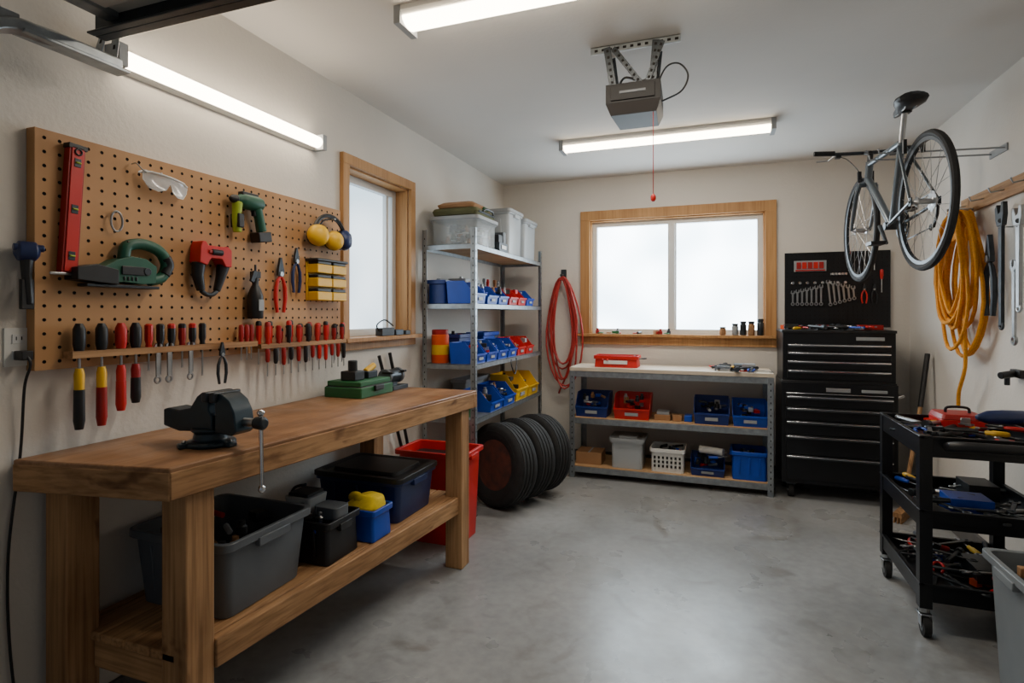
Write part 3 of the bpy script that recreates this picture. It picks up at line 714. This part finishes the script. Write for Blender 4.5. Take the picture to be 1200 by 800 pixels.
b=B('cardboard_box'); b.M=T(-1.02,4.86,z); b.box(-.12,.1,-.1,.1,0,.1,card); b.box(-.12,-.01,-.1,.1,.1,.104,card); b.box(-.005,.1,-.1,.1,.1,.103,card); b.box(-.015,.0,-.1,.1,.1035,.1055,clear2); b.done(.002)
b=B('clear_storage_box'); b.M=T(-.7,4.87,z); tote_into(b,.28,.3,.24,clear2,taper=.9,lid=lgrey,handles=False); clutter_into(b,-.1,.1,-.1,.1,.01,24,.14,[dsteel,lgrey,card]); b.done()
b=B('plastic_basket'); b.M=T(-.37,4.86,z); tote_into(b,.28,.28,.19,white,taper=.92,handles=False)
for k in range(7):
    for j in range(3): b.box(-.1+k*.033-.008,-.1+k*.033+.008,-.137,-.1325,.04+j*.035,.06+j*.035,dark)
clutter_into(b,-.1,.1,-.1,.1,.12,12,.05); b.done()
hopper('parts_bin',-.06,4.86,z,.26,.28,.14,dblue,0,14)
b=B('paint_roller'); b.M=T(-.02,4.86,z+.18); b.cyl((-.1,.02,0),(.08,-.04,.0),.03,white); b.tube([(.08,-.04,0),(.11,-.05,0),(.11,-.08,-.02),(.04,-.1,-.03)],.004,steel); b.cyl((.04,-.1,-.03),(-.03,-.1,-.035),.012,blue); b.done()
tote('small_bin',.25,4.85,z,.27,.28,.22,blue,taper=.93,stuff=8)
b=B('toolbox'); b.M=T(-.8,4.88,.945); tote_into(b,.38,.22,.1,red,taper=.96,handles=False); b.box(-.15,.15,-.006,.006,.03,.1,red); tool_pile(b,-.12,.12,-.06,.06,.06,8,.02); b.bx((.0,-.11,.045),(.2,.006,.03),white); b.done(.002,1)
b=B('hand_tools'); b.M=T(.16,4.87,.945); tool_pile(b,-.16,.16,-.1,.08,0,22,.025)
b.box(-.13,-.04,0,.08,0,.045,dsteel); b.box(.04,.14,-.03,.05,0,.055,lgrey); b.cyl((-.02,0,.03),(.06,0,.03),.028,dsteel); b.bx((-.1,-.08,.02),(.1,.05,.04),steel); b.done()
b=B('glass_jars'); b.M=T(0,5.21,1.2185)
for x,m,h in ((.06,card,.07),(.16,lgrey,.1),(.225,dsteel,.12),(.29,card,.12),(.36,dsteel,.14)):
    b.rev((x,0,0),(0,0,1),[(0,.024),(.004,.027),(h*.75,.027),(h*.82,.02),(h*.83,.024),(h,.024)],m,seg=14); b.rev((x,0,h*.83),(0,0,1),[(0,.0255),(h*.18,.0255)],dsteel,seg=14)
b.done()
b=B('window_sill_parts'); b.M=T(-.8,5.215,1.2185); clutter_into(b,-.25,.55,-.015,.015,0,14,.0,[dred,dsteel,lgrey,dgreen,card]); b.done()

# ================= TOOL CHEST
b=B('tool_chest'); cx0,cx1,cy0,cy1=.475,1.235,4.72,5.165
b.box(cx0,cx1,cy0,cy1,.12,.885,blackp); b.box(cx0+.01,cx1-.01,cy0+.02,cy1,.895,1.27,blackp)
b.box(cx0+.005,cx1-.005,cy0+.012,cy1,.885,.897,black); b.box(cx0+.004,cx1-.004,cy0+.012,cy1,1.26,1.28,black)
def drawers(zs,yf,x0,x1):
    for z0,z1 in zs:
        b.box(x0,x1,yf-.014,yf,z0+.004,z1-.004,blackp)
        b.box(x0+.005,x1-.005,yf-.028,yf-.014,z1-.02,z1-.009,chrome)
        b.box(x0+.01,x1-.01,yf-.022,yf-.014,z1-.03,z1-.02,dsteel)
drawers([(.15,.34),(.34,.49),(.49,.6),(.6,.7),(.7,.79)],cy0,cx0+.03,cx1-.03)
drawers([(.91,.985),(.985,1.055),(1.055,1.12),(1.12,1.18)],cy0+.02,cx0+.04,cx1-.04)
b.box(cx0+.3,cx1-.3,cy0-.004,cy0,.82,.85,chrome); b.box(cx0+.53,cx1-.07,cy0-.016,cy0-.0,.825,.845,lgrey); b.box(cx0+.5,cx1-.08,cy0+.014,cy0+.02,1.205,1.23,lgrey)
b.box(cx0+.03,cx1-.03,cy0-.01,cy0,.8,.806,chrome)
for x in (cx0+.07,cx1-.07):
    for y in (cy0+.07,cy1-.07):
        b.bx((x,y,.11),(.07,.07,.02),dsteel); b.cyl((x-.018,y,.05),(x+.018,y,.05),.05,rubber,seg=20); b.bx((x-.024,y,.08),(.004,.04,.07),dsteel); b.bx((x+.024,y,.08),(.004,.04,.07),dsteel); b.cyl((x-.028,y,.05),(x+.028,y,.05),.01,steel,seg=8)
b.tube([(cx1,cy0+.08,.78),(cx1+.05,cy0+.08,.8),(cx1+.05,cy1-.08,.8),(cx1,cy1-.08,.78)],.012,chrome)
b.done(.003)
b=B('hand_tools'); b.M=T(.85,4.92,1.28); tool_pile(b,-.33,.33,-.13,.13,0,28,.02); b.bx((.25,0,.02),(.16,.1,.035),dred); b.bx((-.05,.0,.018),(.1,.1,.035),black); b.bx((-.28,.05,.02),(.1,.07,.04),dsteel); b.done()
b=B('hanging_wrenches')
for i in range(7): wrench(b,FB(.61+i*.035,1.53+.004*i,.035),.11+.008*i)
for i in range(6): wrench(b,FB(.88+i*.035,1.57,.035)@RZ(.1),.2-.02*i)
for i in range(8): b.rev((.61+i*.055,YB-.023,1.66),(0,-1,0),[(0,.008),(.01,.01),(.025,.013),(.03,.009)],chrome,seg=10)
pliers(b,FB(1.13,1.6,.035),.16,red); pliers(b,FB(1.2,1.6,.035),.16,black); screwdriver(b,FB(1.25,1.68,.037),.08,.1,red)
screwdriver(b,FB(1.02,1.85,.037),.07,.09,red); screwdriver(b,FB(1.2,1.85,.037),.07,.09,red)
b.done()
b=B('tool_label'); b.M=FB(.74,1.8,.023); b.box(-.12,.12,-.045,.045,0,.01,lgrey)
for k in range(5): b.bx((-.085+k*.042,.005,.013),(.034,.055,.008),dred if k%2==0 else red)
b.box(-.11,.11,-.042,-.03,.01,.013,dred)
b.done(.002)
b=B('socket_rail'); b.M=FB(.95,1.73,.023); b.box(-.06,.06,-.008,.008,0,.008,steel)
for k in range(5): b.cyl((-.048+k*.024,0,.008),(-.048+k*.024,0,.03),.009,chrome,seg=10)
b.done()

# ================= BROOM right of chest
b=B('push_broom'); b.tube([(1.41,4.72,1.12),(1.35,4.66,.75)],.017,black); b.tube([(1.35,4.66,.75),(1.2,4.5,.06)],.0135,woodZ)
b.bx((1.19,4.48,.055),(.05,.2,.03),woodY,RZ(-.5))
b.M=T(1.19,4.48,0)@RZ(-.5)
for i in range(12):
    for j in range(3): b.cyl((-.016+j*.016,-.09+i*.0165,.045),(-.02+j*.02,-.095+i*.0175,.0),.005,card,seg=5)
b.done()

# ================= GARAGE OPENER
b=B('garage_door_opener'); ox,oy=-.36,2.7
b.M=T(ox,oy,0)
def strap(p0,p1,side=(1,0,0),wd=.017):
    p0=Vector(p0);p1=Vector(p1); d=p1-p0; L=d.length; d.normalize()
    side=Vector(side); side=(side-d*side.dot(d)).normalized(); nn=d.cross(side)
    old=b.M; b.M=old@frame(p0,d,side,nn)
    b.box(0,L,-wd,wd,-.002,.002,dsteel)
    for i in range(int(L/.03)): 
        b.box(.012+i*.03,.024+i*.03,-.006,.006,-.003,.003,dark)
    b.M=old
b.box(-.21,.21,-.02,-.016,ZC-.036,ZC-.001,galv); b.box(-.21,.21,-.02,.016,ZC-.005,ZC-.001,galv)
for i in range(12): b.box(-.19+i*.034,-.174+i*.034,-.0215,-.0195,ZC-.025,ZC-.013,dark)
strap((-.13,-.022,ZC-.01),(-.1,-.0,2.47)); strap((.1,-.022,ZC-.01),(.08,0,2.47)); strap((-.1,-.026,ZC-.02),(.03,-.01,2.49),wd=.013); strap((.13,-.026,ZC-.02),(.06,-.01,2.5),wd=.012)
strap((-.13,.12,ZC-.003),(-.1,.1,2.47)); strap((.1,.12,ZC-.003),(.08,.1,2.47))
b.box(-.11,.11,-.04,.13,2.475,2.482,dsteel)
b.M=T(ox,oy+.05,2.335)
b.prism([(-.125,-.13),(.125,-.13),(.115,.13),(-.115,.13)],.05,.14,openerm)
b.loft([[(-.105,-.11,0),(.105,-.11,0),(.095,.11,0),(-.095,.11,0)],[(-.125,-.13,.05),(.125,-.13,.05),(.115,.13,.05),(-.115,.13,.05)]],openerb)
b.box(-.1,.1,-.136,-.13,.062,.128,openerm); b.box(-.06,.06,-.139,-.135,.09,.102,grey)
b.curve([(.09,0,.14),(.14,-.02,.23),(.2,-.02,.24),(.24,-.02,.18),(.21,-.02,.11),(.12,0,.08)],.0045,black,seg=6)
b.curve([(-.1,0,.14),(-.05,-.04,.2),(.04,-.05,.17),(.1,-.03,.24)],.006,black,seg=6)
b.tube([(.09,-.1,.03),(.09,-.1,-.38)],.0022,dred,seg=5); b.rev((.09,-.1,-.38),(0,0,-1),[(0,.005),(.01,.012),(.025,.012),(.035,.006)],red,seg=10)
b.done(.006)

# ================= GARAGE DOOR + TRACK
b=B('garage_door')
for k in range(4):
    y0=-.95+k*.54; b.box(-1.76,1.22,y0,y0+.53,2.31,2.345,doorm)
    for j in range(5):
        x=-1.7+j*.585; b.box(x,x+.54,y0+.06,y0+.24,2.302,2.312,doorm); b.box(x,x+.54,y0+.29,y0+.47,2.302,2.312,doorm)
    for x in (-1.74,-.3,1.16): b.box(x,x+.05,y0+.02,y0+.51,2.29,2.312,galv)
b.box(-1.8,1.26,1.18,1.215,2.255,2.33,dsteel); b.box(-1.8,1.26,1.155,1.18,2.255,2.262,dsteel)
b.box(-1.8,1.26,.62,.65,2.27,2.31,galv)
b.done(.004)
b=B('garage_door_track')
pts=[(-1.84,1.28,2.215),(-1.84,1.1,2.215),(-1.84,1.04,2.21)]
for k in range(7):
    a=k*pi/2/6; pts.append((-1.84,1.02-.14*math.sin(a),2.07+.14*math.cos(a)))
pts+=[(-1.84,.88,1.8),(-1.84,.88,.0)]
b.tube(pts,.026,galv,seg=6)
b.box(-1.87,-1.81,1.0,1.3,2.19,2.2,galv); b.box(-1.85,-1.83,-.9,1.0,2.19,2.24,galv)
b.box(-1.999,-1.84,.875,.885,1.9,1.94,galv); b.box(-1.999,-1.84,.875,.885,.5,.54,galv)
for y0,y1 in ((1.27,1.31),(1.22,1.33)):
    d=Vector((.02,y1-y0,ZC-2.225)); L=d.length; d.normalize(); o=Vector((-1.85,y0,2.22)); s=Vector((1,0,0)); s=(s-d*s.dot(d)).normalized()
    b.M=frame(o,d,s,d.cross(s)); b.box(0,L,-.018,.018,-.002,.002,galv)
    for k in range(int(L/.035)): b.box(.01+k*.035,.027+k*.035,-.006,.006,-.003,.003,dark)
b.done(.002,1)

# ================= RIGHT WALL
b=B('tool_hanging_rail'); b.M=FR(3.15,2.055,.001); b.box(-1.05,1.05,-.045,.045,0,.022,woodY)
for k in range(9):
    y=-.98+k*.24; b.tube([(y,.0,.02),(y,-.01,.08),(y,.015,.09)],.005,steel,seg=6)
b.done(.002)
b=coil('coiled_rope',FR(4.03,1.56,.0),.25,.46,13,.0105,ropem,.32,5,tail=[(.1,.1,.1),(.14,-.2,.11),(.12,-.42,.1),(.1,-.5,.1),(.0,-.62,.09),(-.04,-.72,.08)],thick=.1,rxj=.4)
b.cyl((0,.46,0.001),(0,.46,.15),.009,steel); b.cyl((-.02,.3,.045),(.02,.3,.13),.026,ropem)
for k in range(4): b.torus((0,.36+.02*k,.085),(0,1,0),.05,.01,ropem,seg=16,rs=6)
b.done()
def bigwrench(name,y,z,L,m):
    b=B(name); b.M=FR(y,z,.053); h=L/2
    b.prism([(-.016,-h),(.016,-h),(.02,h*.6),(.028,h*.66),(-.024,h*.66),(-.02,h*.6)],-.008,.008,m)
    b.prism([(-.028,h*.62),(.03,h*.62),(.045,h*.8),(.04,h),(.02,h),(.012,h*.85),(-.012,h*.82),(-.03,h*.98),(-.05,h*.92),(-.042,h*.72)],-.011,.011,m)
    b.torus((0,-h,0),(0,0,1),.018,.007,m,seg=14); b.cyl((-.01,h*.7,-.014),(.02,h*.7,.014),.012,dsteel)
    b.cyl((0,h*.6,-.05),(0,h*.6,.012),.004,steel); b.done(.003)
bigwrench('pipe_wrench',3.6,1.66,.64,dsteel); bigwrench('pipe_wrench',3.42,1.68,.5,steel); bigwrench('pipe_wrench',3.05,1.66,.5,red)
b=B('tin_snips'); pliers(b,FR(3.74,1.7,.05),.44,dsteel); b.done()
b=B('combination_wrench'); wrench(b,FR(3.5,1.45,.04),.4,steel,1.8); b.done()
b=B('air_nozzle'); b.M=FR(3.52,1.1,.001); b.box(-.05,.05,-.02,.02,0,.03,black); b.cyl((0,0,.03),(.03,-.01,.1),.018,black); b.cyl((.0,-.01,.06),(.0,-.06,.06),.012,dsteel); b.done(.003)

# ================= TOOL CART
b=B('tool_cart'); x0,x1,y0,y1=.84,1.36,2.9,3.52
def tray(z,lip):
    b.box(x0,x1,y0,y1,z,z+.005,blackp)
    b.box(x0,x0+.006,y0,y1,z-.02,z+lip,blackp); b.box(x1-.006,x1,y0,y1,z-.02,z+lip,blackp); b.box(x0,x1,y0,y0+.006,z-.02,z+lip,blackp); b.box(x0,x1,y1-.006,y1,z-.02,z+lip,blackp)
    b.box(x0-.006,x0+.014,y0-.006,y1+.006,z+lip-.01,z+lip,blackp); b.box(x1-.014,x1+.006,y0-.006,y1+.006,z+lip-.01,z+lip,blackp)
    b.box(x0,x1,y0-.006,y0+.014,z+lip-.01,z+lip,blackp); b.box(x0,x1,y1-.014,y1+.006,z+lip-.01,z+lip,blackp)
tray(.80,.07); tray(.49,.06); tray(.17,.06)
for x in (x0,x1-.04):
    for y in (y0,y1-.04):
        b.box(x-.004,x+.044,y-.004,y+.044,.12,.872,blackp)
        cx,cy=x+.02,y+.02
        b.cyl((cx,cy,.12),(cx,cy,.1),.022,steel); b.bx((cx,cy,.092),(.05,.05,.008),steel)
        for s in (-1,1): b.bx((cx+s*.02,cy-.012,.07),(.003,.04,.05),steel)
        b.cyl((cx-.014,cy-.015,.042),(cx+.014,cy-.015,.042),.042,rubber,seg=22); b.cyl((cx-.016,cy-.015,.042),(cx+.016,cy-.015,.042),.022,grey,seg=16)
b.tube([(x0+.1,y0,.83),(x0+.1,y0-.06,.845),(x0+.13,y0-.08,.85),(x1-.05,y0-.08,.85),(x1-.02,y0-.06,.845),(x1-.02,y0,.83)],.02,black,seg=12)
b.done(.003)
b=B('hand_tools'); b.M=T(1.09,3.21,.806); tool_pile(b,-.17,.17,-.24,.24,0,34,.06); b.done()
b=B('hand_tools'); b.M=T(1.09,3.21,.496); tool_pile(b,-.17,.17,-.24,.24,0,34,.06); b.bx((-.02,-.12,.05),(.16,.14,.06),blue); b.bx((.1,.1,.06),(.12,.16,.07),black); b.done(.002,1)
b=B('hand_tools'); b.M=T(1.09,3.21,.176); tool_pile(b,-.17,.17,-.24,.24,0,40,.07); b.bx((.08,-.05,.05),(.14,.2,.06),dsteel); b.done(.002,1)
b=B('toolbox'); b.M=T(1.13,3.37,.856); b.loft([rr(.18,.18,.015,-.045),rr(.19,.19,.015,.03)],red); b.loft([rr(.19,.19,.015,.032),rr(.17,.17,.015,.055)],dred); b.curve([(-.05,0,.05),(-.04,0,.08),(.04,0,.08),(.05,0,.05)],.007,black,seg=8,n=4); b.bx((.0,-.097,.03),(.04,.006,.03),steel); b.done(.002,1)
b=B('impact_driver'); b.M=T(1.22,3.12,.905)@RZ(.3); b.rev((-.12,0,.03),(1,0,0),[(0,.01),(.02,.018),(.05,.03),(.12,.034),(.2,.032),(.22,.02)],navy,seg=14); b.tube([(.06,0,.02),(.1,-.04,.0),(.12,-.1,-.01)],[.025,.021,.022],black,seg=10); b.bx((.12,-.13,-.01),(.07,.05,.06),black,RZ(-.9)); b.done(.004)

# grey waste bin bottom right
b=B('waste_bin'); b.M=T(1.15,2.4,0); tote_into(b,.42,.4,.52,binm,taper=.8,rim=.02)
b.loft([rr(.37,.35,.03,.44),rr(.375,.355,.03,.45)],dsteel); clutter_into(b,-.13,.13,-.12,.12,.45,14,.03,[white,card,black,lgrey]); b.done(.004)

# ================= BIKE
b=B('bicycle')
ang=math.radians(3.6); rw=(.95,3.22,1.945); WBs=.98; WR=.335
fwd=Vector((-math.sin(ang),math.cos(ang),0)); lat=Vector((-fwd.y,fwd.x,0))
b.M=frame(rw,fwd,lat,(0,0,1)); BM=b.M.copy()
def wheel(cx):
    b.torus((cx,0,0),(0,1,0),WR-.016,.0165,rubber,seg=56,rs=8)
    b.rev((cx,0,0),(0,1,0),[(-.011,WR-.03),(.011,WR-.03),(.009,WR-.048),(-.009,WR-.048)],dsteel,seg=56,closed=True)
    b.rev((cx,0,0),(0,1,0),[(-.05,.008),(-.045,.01),(-.034,.024),(-.03,.024),(-.026,.014),(.026,.014),(.03,.024),(.034,.024),(.045,.01),(.05,.008)],steel,seg=16)
    for k in range(28):
        a=k*2*pi/28; s=.032 if k%2 else -.032; off=.5*(1 if (k//2)%2 else -1)
        b.cyl((cx+.022*math.cos(a+off),s,.022*math.sin(a+off)),(cx+(WR-.045)*math.cos(a),0,(WR-.045)*math.sin(a)),.0013,steel,seg=4)
wheel(0); wheel(WBs)
BBk=(.42,0,-.055); ST=(.29,0,.37); HT=(.80,0,.40); HB=(.835,0,.28)
tb=lambda p,q,r,m=frosty,r1=None: b.cyl(p,q,r,m,r1,seg=12)
tb(BBk,ST,.018); tb(ST,(.803,0,.385),.0165); tb(BBk,(.83,0,.30),.0205); tb(HB,HT,.022)
for s in (-1,1):
    tb((BBk[0]-.03,s*.03,BBk[2]),(0,s*.06,0),.009); tb((ST[0],s*.015,ST[2]-.02),(0,s*.06,0),.0075)
    b.tube([(.84,s*.045,.265),(.87,s*.055,.2),(.94,s*.055,.06),(WBs,s*.052,0)],[.014,.014,.011,.009],frosty,seg=8)
    b.bx((.0,s*.06,0),(.03,.006,.04),dsteel)
tb((.84,-.05,.265),(.84,.05,.265),.014); tb((BBk[0],-.04,BBk[2]),(BBk[0],.04,BBk[2]),.022,dsteel)
tb(ST,(.245,0,.52),.0135,steel)
tb(HT,(.785,0,.45),.016,black); tb((.785,0,.45),(.87,0,.475),.015,black)
b.tube([(.86,-.29,.485),(.87,-.2,.48),(.875,0,.475),(.87,.2,.48),(.86,.29,.485)],.011,dsteel,seg=10)
for s in (-1,1):
    b.tube([(.862,s*.18,.482),(.855,s*.3,.487)],.016,rubber,seg=10)
    b.tube([(.875,s*.17,.475),(.93,s*.2,.455),(.925,s*.27,.45)],.005,steel,seg=6); b.bx((.885,s*.155,.47),(.04,.03,.03),black)
    b.curve([(.9,s*.15,.47),(.96,s*.08,.46),(.95,s*.02,.38),(.86,s*.02,.3)],.003,black,seg=5)
    b.bx((.88,s*.035,.325),(.02,.02,.07),black); b.bx((.885,s*.03,.30),(.05,.01,.016),rubber)
    b.bx((.13,s*.04,.305),(.02,.015,.07),black)
rings=[]
for x,w,h,zc in ((.10,.03,.015,.545),(.12,.065,.03,.55),(.17,.075,.034,.55),(.22,.06,.03,.545),(.28,.03,.024,.545),(.35,.02,.02,.543),(.38,.01,.012,.54)):
    rings.append([(x,w*math.cos(a),zc+h*math.sin(a)) for a in [k*2*pi/14 for k in range(14)]])
b.loft(rings,black)
for s in (-1,1): b.tube([(.13,s*.03,.535),(.18,s*.022,.515),(.28,s*.02,.515),(.35,s*.008,.53)],.0035,steel,seg=6)
b.bx((.24,0,.518),(.04,.05,.02),dsteel)
cy=-.05
for rr_,yy in ((.09,cy),(.075,cy+.008)):
    b.rev((BBk[0],yy,BBk[2]),(0,1,0),[(-.0015,rr_),(.0015,rr_),(.0015,rr_-.018),(-.0015,rr_-.018)],dsteel,seg=36,closed=True)
for k in range(5):
    a=k*2*pi/5; b.cyl((BBk[0],cy,BBk[2]),(BBk[0]+.075*math.cos(a),cy,BBk[2]+.075*math.sin(a)),.006,dsteel,seg=6)
for s,a in ((-1,.7),(1,.7+pi)):
    e=(BBk[0]+.17*math.cos(a),s*.07,BBk[2]+.17*math.sin(a)); b.cyl((BBk[0],s*.06,BBk[2]),e,.012,dsteel,r1=.009,seg=8)
    b.bx((e[0],s*.12,e[2]),(.09,.07,.018),black); b.cyl(e,(e[0],s*.15,e[2]),.006,steel,seg=6)
for k in range(6): b.rev((0,-.03-.003*k,0),(0,1,0),[(-.001,.05-.005*k),(.001,.05-.005*k)],steel,seg=24)
b.tube([(BBk[0],cy,BBk[2]+.09),(0,-.04,.045)],.0035,dsteel,seg=5); b.tube([(BBk[0],cy,BBk[2]-.09),(.05,-.045,-.12),(-.01,-.045,-.09)],.0035,dsteel,seg=5)
b.tube([(0,-.055,-.01),(.02,-.06,-.06),(.05,-.055,-.12)],.007,black,seg=6); b.torus((.05,-.045,-.12),(0,1,0),.014,.004,black,seg=12,rs=5)
b.done()
# slim wall arm carrying the top tube
b=B('bike_hanger')
for s_ in (.46,.62):
    p=BM@Vector((s_,0,.378+(s_-.29)*.03-.024))
    b.tube([(XR-.004,p.y,p.z-.02),(p.x+.0,p.y,p.z),(p.x-.05,p.y,p.z+.005),(p.x-.055,p.y,p.z+.03)],.005,lgrey,seg=8)
pa=BM@Vector((.54,0,.35)); b.box(XR-.008,XR-.001,pa.y-.1,pa.y+.1,pa.z-.03,pa.z+.01,lgrey)
b.done()

# ================= WORLD / LIGHT / CAMERA
w=bpy.data.worlds.new('World'); bpy.context.scene.world=w; w.use_nodes=True
w.node_tree.nodes['Background'].inputs[0].default_value=(.78,.87,1,1); w.node_tree.nodes['Background'].inputs[1].default_value=.24
def area(name,loc,rot,sx,sy,e,col):
    l=bpy.data.lights.new(name,'AREA'); l.shape='RECTANGLE'; l.size=sx; l.size_y=sy; l.energy=e; l.color=col
    o=bpy.data.objects.new(name,l); o.location=loc; o.rotation_euler=rot; bpy.context.scene.collection.objects.link(o)
area('lamp_far',(-.36,4.1,ZC-.08),(0,0,0),1.4,.1,14,(1,.92,.82))
area('lamp_near',(-.53,2.1,ZC-.08),(0,0,0),1.4,.1,12,(1,.92,.82))
cam=bpy.data.cameras.new('camera'); cam.sensor_width=36; cam.lens=655/1200*36; cam.shift_y=-32/1200; cam.clip_start=.02
co=bpy.data.objects.new('camera',cam); co.location=(0,0,1.4); co.rotation_euler=(pi/2,0,math.radians(20)); bpy.context.scene.collection.objects.link(co)
bpy.context.scene.camera=co
